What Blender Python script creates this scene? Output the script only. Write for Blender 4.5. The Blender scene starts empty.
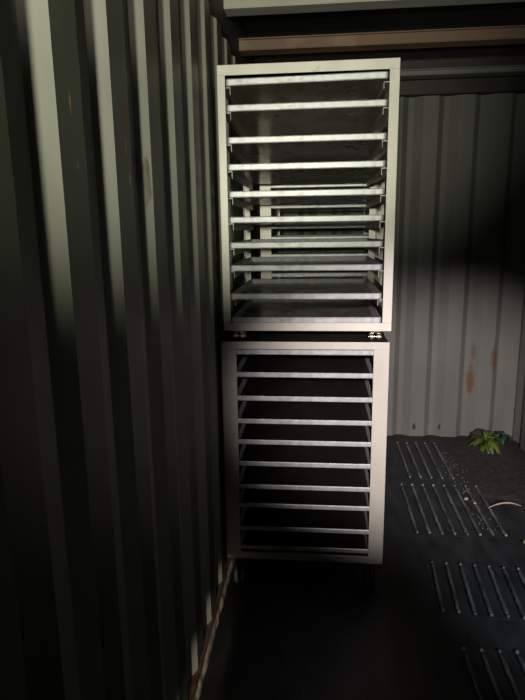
import bpy, bmesh, math, random
from mathutils import Vector, Matrix
random.seed(7)
SC = bpy.context.scene
COL = SC.collection
H = 1.409                      # height of the lens above the container floor
# ------------------------------------------------------------------ camera
yaw, pitch, roll = 0.0992, 0.2085, -0.0138
f = Vector((-math.sin(yaw)*math.cos(pitch), math.cos(yaw)*math.cos(pitch), -math.sin(pitch)))
r = Vector((math.cos(yaw), math.sin(yaw), 0)); u = r.cross(f)
r2 = r*math.cos(roll) + u*math.sin(roll); u2 = -r*math.sin(roll) + u*math.cos(roll)
cd = bpy.data.cameras.new('camera'); cam = bpy.data.objects.new('camera', cd); COL.objects.link(cam)
M = Matrix((r2, u2, -f)).transposed().to_4x4(); M.translation = Vector((0, 0, H)); cam.matrix_world = M
cd.sensor_fit = 'VERTICAL'; cd.sensor_height = 36; cd.lens = 569.7*36/700; cd.clip_start = .02
SC.camera = cam
# ------------------------------------------------------------------ world, lights, exposure
w = bpy.data.worlds.new('world'); SC.world = w; w.use_nodes = True
w.node_tree.nodes['Background'].inputs[0].default_value = (.5, .55, .5, 1)
w.node_tree.nodes['Background'].inputs[1].default_value = .03
SC.view_settings.view_transform = 'Standard'; SC.view_settings.look = 'None'
SC.view_settings.exposure = 0; SC.view_settings.gamma = 1; SC.view_settings.use_curve_mapping = False

def spot(name, loc, aim, power, colour, size, blend, rad, sx=1, sy=1):
    l = bpy.data.lights.new(name, 'SPOT'); l.energy = power; l.color = colour
    l.spot_size = math.radians(size); l.spot_blend = blend; l.shadow_soft_size = rad
    o = bpy.data.objects.new(name, l); COL.objects.link(o)
    o.location = loc
    o.rotation_euler = (Vector(aim)-Vector(loc)).to_track_quat('-Z', 'Y').to_euler()
    o.scale = (sx, sy, 1)
    return o
# daylight slanting in over the doors behind the camera, and a second weaker gap
spot('door_daylight', (-.15, -1.2, H+.12), (-.20, 2.05, H+.53), 275, (1, .99, .79), 31, .9, .06, 1.2, 1.0)
spot('gap_daylight', (.08, -1.3, H+.45), (.70, 3.82, .21), 800, (1, .89, .86), 28, .95, .05, 1.02, .76)
spot('beam_fill', (.1, -1.2, H-.2), (.1, 3.0, H+1.05), 60, (1, .95, .84), 20, .6, .05, 2.0, .6)  # added lamp, brightens the roof beams
spot('floor_fill', (.9, -1.2, H+.4), (.95, 2.25, 0), 330, (.9, .95, 1), 18, .9, .03)  # added lamp that picks out the floor ribs
spot('sill_fill', (-.10, -1.2, .5), (-.37, 1.90, .0), 200, (1, .85, .70), 6, .8, .02, .5, 1)  # added narrow lamp for the bright streak along the sill

# ------------------------------------------------------------------ materials
def nodes(name):
    m = bpy.data.materials.new(name); m.use_nodes = True
    n = m.node_tree.nodes; l = m.node_tree.links
    return m, n, l, n['Principled BSDF']
def mat(name, c1, c2=None, rough=.5, metal=0, scale=8, stretch=(1, 1, 1), bump=0, rust=0, rustcol=(.17, .06, .02), rscale=5, rstretch=(1, 1, 1), rlo=.62, spec=.5, coord='Object', rvar=.1):
    m, n, l, b = nodes(name)
    tc = n.new('ShaderNodeTexCoord'); mp = n.new('ShaderNodeMapping'); mp.inputs['Scale'].default_value = stretch
    l.new(tc.outputs[coord], mp.inputs[0])
    no = n.new('ShaderNodeTexNoise'); no.inputs['Scale'].default_value = scale; no.inputs['Detail'].default_value = 6
    l.new(mp.outputs[0], no.inputs[0])
    cr = n.new('ShaderNodeValToRGB'); cr.color_ramp.elements[0].position = .3; cr.color_ramp.elements[1].position = .7
    cr.color_ramp.elements[0].color = (*c1, 1); cr.color_ramp.elements[1].color = (*(c2 or c1), 1)
    l.new(no.outputs[0], cr.inputs[0]); out = cr.outputs[0]
    if rust:
        mp2 = n.new('ShaderNodeMapping'); mp2.inputs['Scale'].default_value = rstretch; mp2.inputs['Location'].default_value = (3, 1.7, .4)
        l.new(tc.outputs[coord], mp2.inputs[0])
        n2 = n.new('ShaderNodeTexNoise'); n2.inputs['Scale'].default_value = rscale; n2.inputs['Detail'].default_value = 8
        l.new(mp2.outputs[0], n2.inputs[0])
        r2_ = n.new('ShaderNodeMapRange'); r2_.inputs[1].default_value = rlo; r2_.inputs[2].default_value = rlo+.06; r2_.inputs[4].default_value = rust
        l.new(n2.outputs[0], r2_.inputs[0])
        mx = n.new('ShaderNodeMix'); mx.data_type = 'RGBA'
        l.new(r2_.outputs[0], mx.inputs[0]); l.new(out, mx.inputs[6]); mx.inputs[7].default_value = (*rustcol, 1); out = mx.outputs[2]
    l.new(out, b.inputs['Base Color'])
    rr = n.new('ShaderNodeMapRange'); rr.inputs[3].default_value = rough-rvar; rr.inputs[4].default_value = rough+rvar
    l.new(no.outputs[0], rr.inputs[0]); l.new(rr.outputs[0], b.inputs['Roughness'])
    b.inputs['Metallic'].default_value = metal; b.inputs['Specular IOR Level'].default_value = spec
    if bump:
        bp = n.new('ShaderNodeBump'); bp.inputs['Strength'].default_value = bump; bp.inputs['Distance'].default_value = .01
        l.new(no.outputs[0], bp.inputs['Height']); l.new(bp.outputs[0], b.inputs['Normal'])
    return m
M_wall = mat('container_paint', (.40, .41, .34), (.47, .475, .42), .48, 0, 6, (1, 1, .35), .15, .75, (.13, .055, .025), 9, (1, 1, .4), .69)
M_flat = mat('container_paint_flats', (.085, .095, .07), (.13, .14, .105), .45, 0, 9, (1, 1, .5), .2, .9, (.40, .22, .06), 16, (1, 1, .22), .70)  # darker green-grey for the outer flats, with rusty scrapes
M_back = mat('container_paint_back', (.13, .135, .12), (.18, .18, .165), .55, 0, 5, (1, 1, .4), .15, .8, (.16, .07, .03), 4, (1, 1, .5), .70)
def spots(m, lst):            # rust runs and dents at fixed places on the sheet
    n = m.node_tree.nodes; l = m.node_tree.links; b = n['Principled BSDF']
    tc = n.new('ShaderNodeTexCoord'); no = n.new('ShaderNodeTexNoise'); no.inputs['Scale'].default_value = 30; l.new(tc.outputs['Object'], no.inputs[0])
    for (c, rad, colr, amt) in lst:
        mp = n.new('ShaderNodeVectorMath'); mp.operation = 'SUBTRACT'; mp.inputs[1].default_value = c; l.new(tc.outputs['Object'], mp.inputs[0])
        dv = n.new('ShaderNodeVectorMath'); dv.operation = 'DIVIDE'; dv.inputs[1].default_value = rad; l.new(mp.outputs[0], dv.inputs[0])
        ln = n.new('ShaderNodeVectorMath'); ln.operation = 'LENGTH'; l.new(dv.outputs[0], ln.inputs[0])
        ad = n.new('ShaderNodeMath'); ad.operation = 'ADD'; l.new(ln.outputs['Value'], ad.inputs[0]); l.new(no.outputs[0], ad.inputs[1])
        mr = n.new('ShaderNodeMapRange'); mr.inputs[1].default_value = .9; mr.inputs[2].default_value = 1.5; mr.inputs[3].default_value = amt; mr.inputs[4].default_value = 0
        l.new(ad.outputs[0], mr.inputs[0])
        src = b.inputs['Base Color'].links[0].from_socket
        mx = n.new('ShaderNodeMix'); mx.data_type = 'RGBA'; l.new(mr.outputs[0], mx.inputs[0]); l.new(src, mx.inputs[6]); mx.inputs[7].default_value = (*colr, 1)
        l.new(mx.outputs[2], b.inputs['Base Color'])
RU = (.14, .065, .03)
spots(M_back, [((1.02, 3.82, .40), (.030, .2, .13), RU, .9), ((1.16, 3.82, .55), (.028, .2, .12), RU, .8), ((1.03, 3.82, .60), (.02, .2, .08), RU, .6),
               ((.66, 3.82, .07), (.014, .2, .030), (.02, .02, .02), 1), ((.83, 3.82, .07), (.010, .2, .028), (.02, .02, .02), 1)])
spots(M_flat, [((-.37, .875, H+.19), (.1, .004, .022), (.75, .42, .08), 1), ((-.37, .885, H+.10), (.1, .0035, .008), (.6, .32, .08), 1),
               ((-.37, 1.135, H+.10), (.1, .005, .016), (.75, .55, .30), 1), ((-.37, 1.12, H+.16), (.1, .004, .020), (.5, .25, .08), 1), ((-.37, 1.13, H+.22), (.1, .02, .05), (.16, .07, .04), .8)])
M_rail = mat('rusty_rail', (.14, .10, .07), (.22, .17, .13), .6, 0, 18, (1, 1, 1), .4, .9, (.16, .06, .03), 12, (1, 1, 1), .5)
M_sill = mat('pale_lit_sill', (.72, .64, .50), (.50, .38, .27), .55, 0, 26, (1, 1, 1), .5, .9, (.10, .04, .03), 9, (1, 1, 1), .6)  # pale colour carries the streak of light along the lip, with rust
M_beam = mat('beam_paint', (.36, .35, .31), (.44, .43, .38), .5, 0, 14, (.4, 1, 1), .2, .7, (.24, .10, .05), 5, (.5, 1, 1), .6)
M_beamr = mat('beam_rust', (.20, .10, .055), (.14, .11, .085), .55, 0, 3, (1, 1, 1), .2, .6, (.28, .19, .13), 5, (.5, 1, 1), .55)
M_ceil = mat('ceiling_unlit', (.05, .05, .05), (.07, .07, .065), .7, 0, 5)  # dark colour carries the shade of the unlit roof
M_floor = mat('floor_sheet', (.010, .010, .012), (.040, .043, .048), .55, 0, 14, (1, .35, 1), .5)
M_mat = mat('black_plastic', (.014, .016, .020), (.048, .052, .058), .36, 0, 22, (1, .4, 1), .3, .5, (.07, .065, .055), 14, (1, .5, 1), .58)
M_rib = mat('streaked_black_rib', (.02, .022, .026), (.20, .205, .21), .24, 0, 22, (1, .3, 1), .2)  # black with lighter streaks at random
M_glint = mat('rib_glint_grey', (.03, .03, .03), (.26, .26, .26), .3, 0, 28)  # light grey standing in for highlights on the rib ends
M_soil = mat('soil', (.010, .008, .007), (.038, .031, .025), .95, 0, 40, (1, 1, 1), .8)
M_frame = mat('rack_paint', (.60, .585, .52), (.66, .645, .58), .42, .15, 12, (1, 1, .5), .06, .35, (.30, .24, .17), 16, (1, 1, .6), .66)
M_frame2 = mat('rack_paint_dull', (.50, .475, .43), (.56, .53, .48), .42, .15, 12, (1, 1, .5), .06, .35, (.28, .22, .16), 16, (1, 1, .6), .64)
M_rack_rail = mat('rack_rail_steel', (.30, .29, .26), (.36, .35, .31), .4, .3, 10, (1, 1, 1), .05)
M_alu = mat('tray_aluminium', (.42, .435, .45), (.58, .60, .62), .42, .3, 45, (1, .6, 1), .12, .5, (.36, .33, .28), 14, (1, 1, 1), .6)
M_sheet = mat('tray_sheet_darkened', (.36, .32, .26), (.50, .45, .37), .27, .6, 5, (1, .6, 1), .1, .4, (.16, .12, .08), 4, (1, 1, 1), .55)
M_sheet2 = mat('tray_sheet_shaded', (.03, .027, .024), (.06, .052, .045), .4, .6, 5, (1, .6, 1), .1)  # shade inside the lower rack put into a near-black sheet colour
M_dark = mat('shaded_sheet_steel', (.03, .028, .025), (.05, .045, .04), .5, .3, 12)  # dark tone carries shade on the header, rack tops and lower rails
M_chrome = mat('caster_chrome', (.75, .70, .60), (.85, .8, .7), .2, 1, 20)
M_wheel = mat('caster_rubber', (.05, .04, .035), (.09, .07, .06), .5, 0, 20)
M_green = mat('leaf_green', (.05, .10, .01), (.11, .17, .022), .5, 0, 15)
M_teal = mat('leaf_dark_green', (.015, .06, .03), (.03, .10, .05), .5, 0, 15)
M_dry = mat('dry_leaf', (.34, .25, .18), (.48, .38, .30), .6, 0, 20)
M_grit = mat('grit', (.05, .04, .03), (.16, .125, .10), .8, 0, 9)
M_stone = mat('dark_clod', (.03, .022, .018), (.06, .045, .035), .95, 0, 22, (1, 1, 1), .9)
M_speck = mat('pale_glint', (.7, .66, .6), (.8, .76, .7), .7, 0, 20)  # pale tone standing in for a glint

# ------------------------------------------------------------------ mesh helpers
def obj(name, bm, m, parent=None, bevel=0, smooth=False, kind=None):
    me = bpy.data.meshes.new(name); bmesh.ops.recalc_face_normals(bm, faces=bm.faces)
    if smooth:
        for fc in bm.faces: fc.smooth = True
    bm.to_mesh(me); bm.free(); me.materials.append(m)
    o = bpy.data.objects.new(name, me); COL.objects.link(o)
    if parent: o.parent = parent
    if bevel:
        b = o.modifiers.new('bevel', 'BEVEL'); b.width = bevel; b.segments = 2; b.limit_method = 'ANGLE'
    if kind: o['kind'] = kind
    return o
def bx(bm, x0, x1, y0, y1, z0, z1):
    v = [bm.verts.new((x, y, z)) for x in (x0, x1) for y in (y0, y1) for z in (z0, z1)]
    for q in ((0, 1, 3, 2), (4, 6, 7, 5), (0, 4, 5, 1), (2, 3, 7, 6), (0, 2, 6, 4), (1, 5, 7, 3)):
        bm.faces.new([v[i] for i in q])
def box(*a):
    bm = bmesh.new(); bx(bm, *a); return bm
def cyl(bm, c, axis, rad, length, seg=20):
    ax = Vector(axis).normalized()
    q = Vector((0, 0, 1)).rotation_difference(ax).to_matrix().to_4x4()
    bmesh.ops.create_cone(bm, cap_ends=True, segments=seg, radius1=rad, radius2=rad, depth=length, matrix=Matrix.Translation(c) @ q)
def empty(name, loc, label, cat, group=None, rz=0):
    o = bpy.data.objects.new(name, None); COL.objects.link(o); o.location = loc; o.rotation_euler = (0, 0, rz)
    o.empty_display_size = .05
    tag(o, label, cat, group); return o
def tag(o, label, cat, group=None):
    o['label'] = label; o['category'] = cat
    if group: o['group'] = group
def copy_tree(o, parent=None):
    c = o.copy(); COL.objects.link(c)
    if parent: c.parent = parent
    for ch in [x for x in bpy.data.objects if x.parent == o]: copy_tree(ch, c)
    return c

# ------------------------------------------------------------------ setting
XL, XR, YB = -.37, 1.31, 3.80
D = .019; PER = .232
def corr(a0, a1, start, PER=PER):       # (along, depth) trapezoid profile; start = first corner of an outer flat
    pts = []; k = math.floor((a0-start)/PER)-1
    while True:
        s = start + k*PER; k += 1
        pts += [(s, 0), (s+.093, 0), (s+.127, D), (s+PER-.054, D)]
        if s > a1: break
    out = []
    for i in range(len(pts)-1):
        (p, dp), (q, dq) = pts[i], pts[i+1]
        if q <= a0 or p >= a1: continue
        if p < a0: dp = dp+(dq-dp)*(a0-p)/(q-p); p = a0
        if q > a1: dq = dp+(dq-dp)*(a1-p)/(q-p); q = a1
        if not out: out.append((p, dp))
        out.append((q, dq))
    return out
def wall(name, prof, place, z0, z1, m):
    bm = bmesh.new(); T = .045
    rows = []
    for a, d in prof:
        rows.append([bm.verts.new(place(a, d, z0)), bm.verts.new(place(a, d, z1)), bm.verts.new(place(a, T, z1)), bm.verts.new(place(a, T, z0))])
    for A, B in zip(rows, rows[1:]):
        for i in range(4): bm.faces.new((A[i], A[(i+1) % 4], B[(i+1) % 4], B[i]))
    bm.faces.new(rows[0]); bm.faces.new(rows[-1])
    return obj(name, bm, m, kind='structure', bevel=.003)
ZT = H+.742
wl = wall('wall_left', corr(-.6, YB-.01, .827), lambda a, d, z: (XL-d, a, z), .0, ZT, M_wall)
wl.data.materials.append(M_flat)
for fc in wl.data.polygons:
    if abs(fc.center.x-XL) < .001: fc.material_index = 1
wall('wall_back', corr(XL-.06, XR+.04, .634, .215), lambda a, d, z: (a, YB+d*1.6, z), .0, H+.785, M_back)
wall('wall_right', corr(-.6, YB-.01, .75), lambda a, d, z: (XR+d, a, z), .0, ZT, M_back)
obj('floor', box(-.5, 1.45, -.6, YB+.06, -.06, 0), M_floor, kind='structure')
obj('ceiling', box(-.5, 1.45, -.6, YB+.06, H+1.06, H+1.10), M_ceil, kind='structure')
# bottom and top side rails
bm = bmesh.new(); bx(bm, XL-.05, XL+.006, -.6, YB, 0, .055)
obj('trim_1', bm, M_rail, kind='structure', bevel=.003)
obj('trim_2', box(XL-.09, XL-.032, -.6, YB, ZT+.002, H+1.058), M_ceil, kind='structure', bevel=.003)
obj('trim_3', box(-.44, 1.36, YB-.03, YB+.06, H+.787, H+1.058), M_dark, kind='structure', bevel=.003)
obj('trim_4', box(XR-.004, XR+.06, -.6, YB-.035, ZT+.002, H+1.058), M_ceil, kind='structure', bevel=.003)
def sill(y0, y1):               # ragged lip at the left wall foot; pale colour stands in for lit streak
    bm = bmesh.new(); n = 60; rr = random.Random(3); rows = []
    for i in range(n+1):
        y = y0+(y1-y0)*i/n; j = rr.uniform(0, .006); k = rr.uniform(.0, .01)
        rows.append([bm.verts.new((XL+.0065, y, .002)), bm.verts.new((XL+.010+j, y, .002)), bm.verts.new((XL+.009+j, y, .016+k)), bm.verts.new((XL+.0065, y, .026+k))])
    for A, B in zip(rows, rows[1:]):
        for i in range(4): bm.faces.new((A[i], A[(i+1) % 4], B[(i+1) % 4], B[i]))
    bm.faces.new(rows[0]); bm.faces.new(rows[-1])
    return obj('trim_5', bm, M_sill, kind='structure')
sill(1.0, 3.7)
# roof cross members: folded steel channels with a drip flange
def beam(n, y, z0, h, m):
    bm = bmesh.new(); x0, x1 = XL-.031, XR+.03
    bx(bm, x0, x1, y, y+.004, z0, z0+h); bx(bm, x0, x1, y, y+.09, z0-.004, z0)
    bx(bm, x0, x1, y-.012, y+.0, z0+h, z0+h+.006); bx(bm, x0, x1, y+.086, y+.09, z0, z0+h)
    return obj('trim_%d' % n, bm, m, kind='structure', bevel=.0015)
beam(6, 2.59, H+.905, .11, M_beam)
beam(7, 3.06, H+.876, .044, M_beamr)
beam(8, 3.60, H+.858, .022, M_back)

# ------------------------------------------------------------------ racks
def caster(parent, x, y, ztop, hgt, rz=0, wheel_m=M_wheel, fork_m=M_chrome):
    rad = hgt*.40
    c = bmesh.new(); bx(c, x-.022, x+.022, y-.025, y+.025, ztop-.004, ztop-.0005)
    cyl(c, (x, y, ztop-.004-hgt*.06), (0, 0, 1), .011, hgt*.14, 16)
    for s in (-1, 1):
        bx(c, x+s*.0215-.001, x+s*.0215+.001, y-.010, y+.010, ztop-hgt+rad*.7, ztop-.004)
    bx(c, x-.0215, x+.0215, y-.010, y+.010, ztop-hgt*.16, ztop-hgt*.12)
    co = obj('caster', c, fork_m, parent, .001)
    wb = bmesh.new()
    for s in (-1, 1): cyl(wb, (x+s*.013, y, ztop-hgt+rad+.0008), (1, 0, 0), rad, .014, 24)
    wh = obj('wheel', wb, wheel_m, co, .002)
    ax = bmesh.new(); cyl(ax, (x, y, ztop-hgt+rad), (1, 0, 0), .0035, .047, 12); obj('axle', ax, fork_m, co)
    return co
def rack(loc, label, frame_m, stile, tray_z, height, top_h, bot_h, cast_h, cast_in, wheel_m=M_wheel, W=.60, DEP=.66, lx=None, fork_m=M_chrome, rail_m=None):
    """loc = world front-left foot corner at frame bottom; tray_z world heights"""
    x0, y0, z0 = loc; lx = lx or (x0+.025, x0+.573)
    t = empty('bakery_rack', (x0+W/2, y0+DEP/2, z0-cast_h), label, 'tray rack', 'wheeled bakery racks')
    t_off = Vector((-W/2, -DEP/2, cast_h))
    def L(a, b, c, d, e, g): return (a+t_off.x, b+t_off.x, c+t_off.y, d+t_off.y, e+t_off.z, g+t_off.z)
    T = .004; pd = .03
    sl, sr = stile
    for (fx, fy) in ((0, 0), (1, 0), (0, 1), (1, 1)):
        bm = bmesh.new(); s = sl if fx == 0 else sr
        xa, xb = (0, s) if fx == 0 else (W-s, W)
        ya, yb = (0, T) if fy == 0 else (DEP-T, DEP)
        bx(bm, *L(xa, xb, ya, yb, bot_h, height-top_h))
        xo, xp = (0, T) if fx == 0 else (W-T, W)
        ya, yb = (T, pd) if fy == 0 else (DEP-pd, DEP-T)
        bx(bm, *L(xo, xp, ya, yb, 0.002, height-.002))
        obj('post', bm, frame_m, t, .0012)
    for nm, za, zb in (('top_frame', height-top_h, height), ('bottom_frame', 0, bot_h)):
        bm = bmesh.new()
        bx(bm, *L(0, W, 0, T, za, zb)); bx(bm, *L(0, W, DEP-T, DEP, za, zb))
        bx(bm, *L(0, T, T, DEP-T, za, zb)); bx(bm, *L(W-T, W, T, DEP-T, za, zb))
        if nm == 'top_frame':
            pb = bmesh.new(); bx(pb, *L(T, W-T, T, DEP-T, height-.002, height)); obj('top_panel', pb, M_dark, t)
        else:
            bx(bm, *L(T, .03, T, DEP-T, 0, .003)); bx(bm, *L(W-.03, W-T, T, DEP-T, 0, .003))
            for yy in (T, DEP-.06): bx(bm, *L(.03, W-.03, yy, yy+.055, 0, .003))
        obj(nm, bm, frame_m, t, .0015)
    for z in tray_z:
        zz = z-z0-.0118
        for s in (0, 1):
            bm = bmesh.new()
            if s == 0: a, b = T, (lx[0]-x0)+.016
            else: a, b = (lx[1]-x0)-.016, W-T
            bx(bm, *L(a, b, T+.022, DEP-T-.004, zz-.003, zz))
            e, g = (a, a+.002) if s == 0 else (b-.002, b)
            bx(bm, *L(e, g, T+.022, DEP-T-.004, zz, zz+.02))
            e, g = (b-.002, b) if s == 0 else (a, a+.002)
            bx(bm, *L(e, g, T+.022, DEP-T-.004, zz-.024, zz-.003))
            obj('tray_rail', bm, rail_m or M_rack_rail, t)
    for sx in (0, 1):
        for sy in (0, 1):
            caster(t, (cast_in if sx == 0 else W-cast_in)+t_off.x, (.026 if sy == 0 else DEP-.026)+t_off.y, t_off.z, cast_h, 0, wheel_m, fork_m)
    return t
UT = [.488, .407, .302, .213, .122, .034, -.055, -.136, -.238, -.325]
LT = [-.443, -.530, -.622, -.712, -.796, -.886, -.980, -1.060, -1.158, -1.242]
RT = [.478, .39, .30, .207, .110, .012, -.047, -.132, -.225, -.318]
UT = [H+z for z in UT]; LT = [H+z for z in LT]; RT = [H+z for z in RT]
Zl = H-1.2887; Zu = H-.363
hl = 1.2887-.4035; hu = .363+.541
rack((-.357, 2.043, Zl), 'lower front rack with wide side posts, standing on the floor beside the left wall', M_frame2, (.056, .056), LT, hl, .028, .03, Zl-.0005, .05, W=.614, lx=(-.316, .217), fork_m=M_wheel, rail_m=M_dark)  # dark rails carry the shade inside this rack
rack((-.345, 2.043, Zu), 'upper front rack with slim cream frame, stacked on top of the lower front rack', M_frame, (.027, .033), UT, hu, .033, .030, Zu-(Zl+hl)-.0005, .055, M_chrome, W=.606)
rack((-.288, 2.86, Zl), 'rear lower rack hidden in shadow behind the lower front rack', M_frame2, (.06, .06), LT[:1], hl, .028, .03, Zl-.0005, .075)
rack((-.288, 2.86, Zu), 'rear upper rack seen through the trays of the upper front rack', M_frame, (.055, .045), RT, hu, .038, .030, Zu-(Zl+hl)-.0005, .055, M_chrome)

# ------------------------------------------------------------------ trays
def tray_bm(w, d, h):
    bm = bmesh.new()
    def ring(hx, hy, z, rc):
        vs = []
        for cx, cy, a0 in ((hx-rc, hy-rc, 0), (-hx+rc, hy-rc, 90), (-hx+rc, -hy+rc, 180), (hx-rc, -hy+rc, 270)):
            for k in range(5):
                a = math.radians(a0+k*22.5); vs.append(bm.verts.new((cx+rc*math.cos(a), cy+rc*math.sin(a), z)))
        return vs
    X, Y = w/2, d/2
    R = [ring(X-.004, Y-.003, -h/2, .008), ring(X-.002, Y-.0008, -h/2+.003, .009), ring(X-.001, Y, h/2-.003, .010), ring(X-.0025, Y-.002, h/2, .009),
         ring(X-.006, Y-.006, h/2-.0005, .008), ring(X-.008, Y-.008, h/2-.004, .008), ring(X-.014, Y-.014, -h/2+.0015, .006)]
    for A, B in zip(R, R[1:]):
        for i in range(20): bm.faces.new((A[i], A[(i+1) % 20], B[(i+1) % 20], B[i]))
    bm.faces.new(R[0]); bm.faces.new(list(reversed(R[-1])))
    # slight sag / warp so that light breaks on the sheet
    return bm
proto = obj('baking_tray', tray_bm(.547, .625, .022), M_alu, smooth=False)
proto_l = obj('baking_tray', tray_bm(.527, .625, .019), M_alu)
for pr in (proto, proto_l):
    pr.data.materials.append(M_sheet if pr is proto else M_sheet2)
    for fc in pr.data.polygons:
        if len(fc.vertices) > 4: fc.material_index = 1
ORD = ['topmost', 'second', 'third', 'fourth', 'fifth', 'sixth', 'seventh', 'eighth', 'ninth', 'lowest']
first = {proto: True, proto_l: True}
def put(pr, loc, rz, tilt, label, group):
    o = pr if first[pr] else pr.copy()
    if not first[pr]: COL.objects.link(o)
    first[pr] = False
    o.location = loc; o.rotation_euler = (0, tilt, rz); tag(o, label, 'tray', group)
rr = random.Random(5)
NOTE = ['tight under the frame', 'showing its dull underside', 'with a worn front rim', 'with a bright right end', 'just above eye level',
        'at about eye level', 'seen almost edge on', 'showing a thin strip of its inside', 'with its shallow inside visible', 'with its inside and brown sheen visible']
for i, z in enumerate(UT):
    lab = '%s tray%s of upper front rack, %s' % (ORD[i], '' if i in (0, 9) else ' from the top', NOTE[i])
    put(proto, (-.047, 2.051+.3125+rr.uniform(0, .004), z+(.003 if i == 0 else 0)), rr.uniform(-.003, .003), -.009 if i == 0 else -.002 if i == 1 else 0, lab, 'trays in the upper front rack')
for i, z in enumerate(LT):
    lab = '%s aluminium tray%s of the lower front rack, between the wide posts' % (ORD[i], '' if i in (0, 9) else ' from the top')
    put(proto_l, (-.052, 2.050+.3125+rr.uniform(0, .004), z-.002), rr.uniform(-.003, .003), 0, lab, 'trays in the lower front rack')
for i, z in enumerate(RT):
    lab = '%s tray%s of the rear upper rack, glimpsed through the upper front rack' % (ORD[i], '' if i in (0, 9) else ' from the top')
    put(proto, (.010, 2.868+.3125+rr.uniform(0, .004), z), rr.uniform(-.003, .003), rr.uniform(-.0015, .0015), lab, 'trays in the rear upper rack')

# ------------------------------------------------------------------ things on the floor
def slab_strip(loc, w, y0, y1, nrib, label, skew=0):
    """black plastic panel with raised ribs running away from the lens"""
    bm = bmesh.new(); d = y1-y0
    bx(bm, 0, w, 0, d, 0, .001)
    t = obj('ribbed_floor_panel', bm, M_floor); t.location = (loc, y0, .0006); t.rotation_euler = (0, 0, skew)
    tag(t, label, 'floor panel', 'black ribbed floor panels')
    for k in range(nrib):
        b = bmesh.new(); cx = (k+.5)*w/nrib; rw = .0085; n = 24; prev = None; rows = []
        for i in range(n+1):
            y = .012+(d-.024)*i/n; e = min(1, i/1.5, (n-i)/1.5); e = math.sin(e*math.pi/2) if e > 0 else .12
            e = max(e, .15); wob = .0012*math.sin(i*1.7+k)
            rows.append([b.verts.new((cx+wob+rw*e*math.cos(a), y, -.0+.0041+.010*e*math.sin(a))) for a in [math.pi*j/6 for j in range(7)]])
        for A, B in zip(rows, rows[1:]):
            for j in range(6): b.faces.new((A[j], A[j+1], B[j+1], B[j]))
            b.faces.new((A[6], A[0], B[0], B[6]))
        b.faces.new(rows[0]); b.faces.new(rows[-1])
        obj('rib', b, M_rib, t, smooth=True)
        for yy in (.010, d-.012):
            c = bmesh.new(); bmesh.ops.create_uvsphere(c, u_segments=12, v_segments=8, radius=.0072, matrix=Matrix.Translation((cx, yy, .0095)))
            obj('rib_glint', c, M_glint, t, smooth=True)  # added beads: glints at the rib ends put into shape and colour
slab_strip(.47, .52, 1.15, 1.745, 9, 'nearest black ribbed panel on the floor, cut off by the bottom right corner')
slab_strip(.44, .52, 1.925, 2.265, 9, 'second black ribbed panel on the floor, beside the foot of the lower front rack', -.07)
slab_strip(.44, .46, 2.485, 3.02, 8, 'third black ribbed panel, right of the racks and before the pale twig')
slab_strip(.50, .30, 3.10, 3.66, 5, 'farthest black ribbed panel, reaching the foot of the back wall')
# soil drifted along the right of the panels
bm = bmesh.new(); rs = random.Random(11); G = {}
nx, ny = 20, 70
for i in range(nx+1):
    for j in range(ny+1):
        y = 1.6+j*(YB-.03-1.6)/ny
        xs = .80+(.06 if y > 2.9 else .22) if y < 3.0 else .84
        x = xs+(XR-.03-xs)*i/nx
        edge = min(i, nx-i, 3)/3*min(j, ny-j, 3)/3
        z = .0008+edge*(.006+.012*rs.random())+edge*.035*math.exp(-((x-1.1)**2+(y-3.6)**2)/.03)
        G[i, j] = bm.verts.new((x, y, z))
for i in range(nx):
    for j in range(ny): bm.faces.new((G[i, j], G[i+1, j], G[i+1, j+1], G[i, j+1]))
so = obj('loose_soil', bm, M_soil, smooth=True); so['kind'] = 'stuff'
tag(so, 'dark loose soil and dust drifted over the right side of the floor', 'soil')
# pebbles/crumbs
def lump(name, c, rad, m, label, cat, sq=(1, 1, .7), seed=0, group=None, sub=2):
    b = bmesh.new(); bmesh.ops.create_icosphere(b, subdivisions=sub, radius=rad); q = random.Random(seed)
    for v in b.verts:
        v.co = v.co*(1+q.uniform(-.16, .16)); v.co = Vector((v.co.x*sq[0], v.co.y*sq[1], v.co.z*sq[2]))
    o = obj(name, b, m, smooth=False); o.location = c; tag(o, label, cat, group); return o
lump('earth_clod', (1.09, 3.70, .045), .06, M_stone, 'dark brown clod of earth heaped against the foot of the back wall', 'earth clod', (1.3, .9, .8), 2, sub=3)
lump('pebble', (.775, 2.835, .020), .011, M_dry, 'pale pinkish pebble on the floor left of the pale twig', 'pebble', seed=4)
lump('pebble', (.806, 2.79, .020), .007, M_dry, 'tiny tan pebble between the pinkish pebble and the pale twig', 'pebble', seed=5)
lump('pebble', (.93, 2.42, .024), .009, M_dry, 'small grey pebble on the soil right of the third ribbed panel', 'pebble', seed=6)
bm = bmesh.new(); q = random.Random(8)
for k in range(150):            # fine grit swept into a line
    y = 3.5-.95*q.random(); c = Vector((.80+q.gauss(0, .03), y, 0))
    rad = q.uniform(.0015, .0045); c.z = (.003 if c.x < .86 else .012)+rad
    bmesh.ops.create_icosphere(bm, subdivisions=1, radius=rad, matrix=Matrix.Translation(c))
g = obj('grit', bm, M_grit, kind='stuff'); tag(g, 'fine tan grit in a line between the ribbed panels and the dark soil', 'grit')
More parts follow.
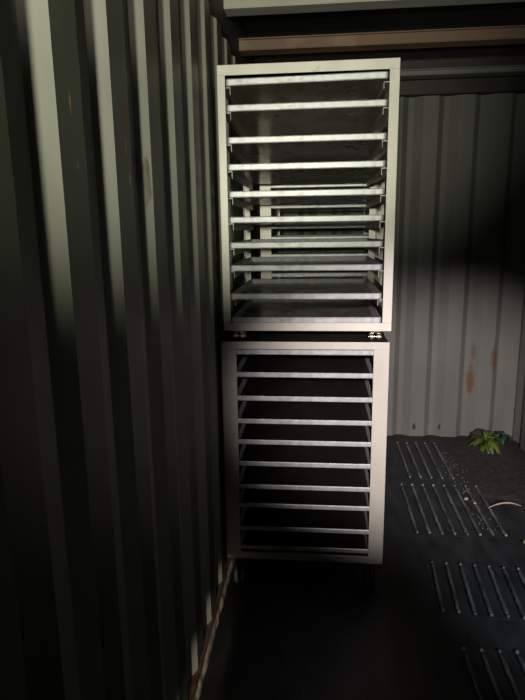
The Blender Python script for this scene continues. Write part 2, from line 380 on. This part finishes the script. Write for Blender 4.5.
# twig
bm = bmesh.new(); rows = []
for i in range(13):
    t_ = i/12; c = Vector((.86+.17*t_, 2.74+.03*t_, .022+.022*math.sin(t_*math.pi))); e = .0045*(math.sin(max(.06, min(t_, 1-t_))*math.pi)**.5)
    rows.append([bm.verts.new(c+Vector((0, e*math.cos(a), e*math.sin(a)))) for a in [2*math.pi*j/8 for j in range(8)]])
for A, B in zip(rows, rows[1:]):
    for j in range(8): bm.faces.new((A[j], A[(j+1) % 8], B[(j+1) % 8], B[j]))
bm.faces.new(rows[0]); bm.faces.new(rows[-1])
tag(obj('dry_twig', bm, M_dry, smooth=True), 'thin pale curved dry twig lying on the dark soil', 'twig')
# weeds
def leaf(bm, base, dirv, ln, wd, droop):
    d = Vector(dirv).normalized(); side = d.cross(Vector((0, 0, 1))).normalized(); n = 6; prev = None
    for i in range(n+1):
        s = i/n; c = Vector(base)+d*ln*s+Vector((0, 0, -droop*s*s)); ww = wd*math.sin(math.pi*(.08+.9*s))**.8
        row = [bm.verts.new(c-side*ww+Vector((0, 0, .25*ww))), bm.verts.new(c), bm.verts.new(c+side*ww+Vector((0, 0, .25*ww)))]
        if prev:
            for k in range(2): bm.faces.new((prev[k], prev[k+1], row[k+1], row[k]))
        prev = row
def plant(name, loc, m, nl, ln, wd, label, seed, lift=.8, bias=(0, 0)):
    q = random.Random(seed); e = empty(name, loc, label, 'weed')
    b = bmesh.new()
    for k in range(4): cyl(b, (q.uniform(-.01, .01), q.uniform(-.01, .01), .03), (q.uniform(-.4, .4), q.uniform(-.4, .4), 1), .002, .08, 6)
    obj('stem', b, m, e)
    for k in range(nl):
        b = bmesh.new(); a = 2*math.pi*k/nl+q.uniform(-.3, .3)
        leaf(b, (q.uniform(-.012, .012), q.uniform(-.012, .012), q.uniform(.02, .07)), (math.cos(a)+bias[0], math.sin(a)+bias[1], lift*q.uniform(.5, 1.2)), ln*q.uniform(.7, 1.1), wd*q.uniform(.8, 1.2), ln*q.uniform(.5, .9))
        o = obj('leaf', b, m, e, smooth=True)
        s = o.modifiers.new('thick', 'SOLIDIFY'); s.thickness = .0008
plant('weed', (1.075, 3.56, .02), M_green, 22, .15, .018, 'bright yellow-green leafy weed growing at the foot of the back wall', 1, 1.0, (.1, -.5))
plant('weed', (1.20, 3.64, .02), M_teal, 10, .09, .012, 'small dark green weed in the back corner right of the bright weed', 2, .9, (0, -.3))
# scrap on a lower tray: an added pale lump standing in for a glint
lump('glint_lump', (-.165, 2.30, LT[6]+.005), .010, M_speck, 'tiny pale lump as a scrap on a tray of the lower front rack', 'glint', (1.3, 1, .8), 9)
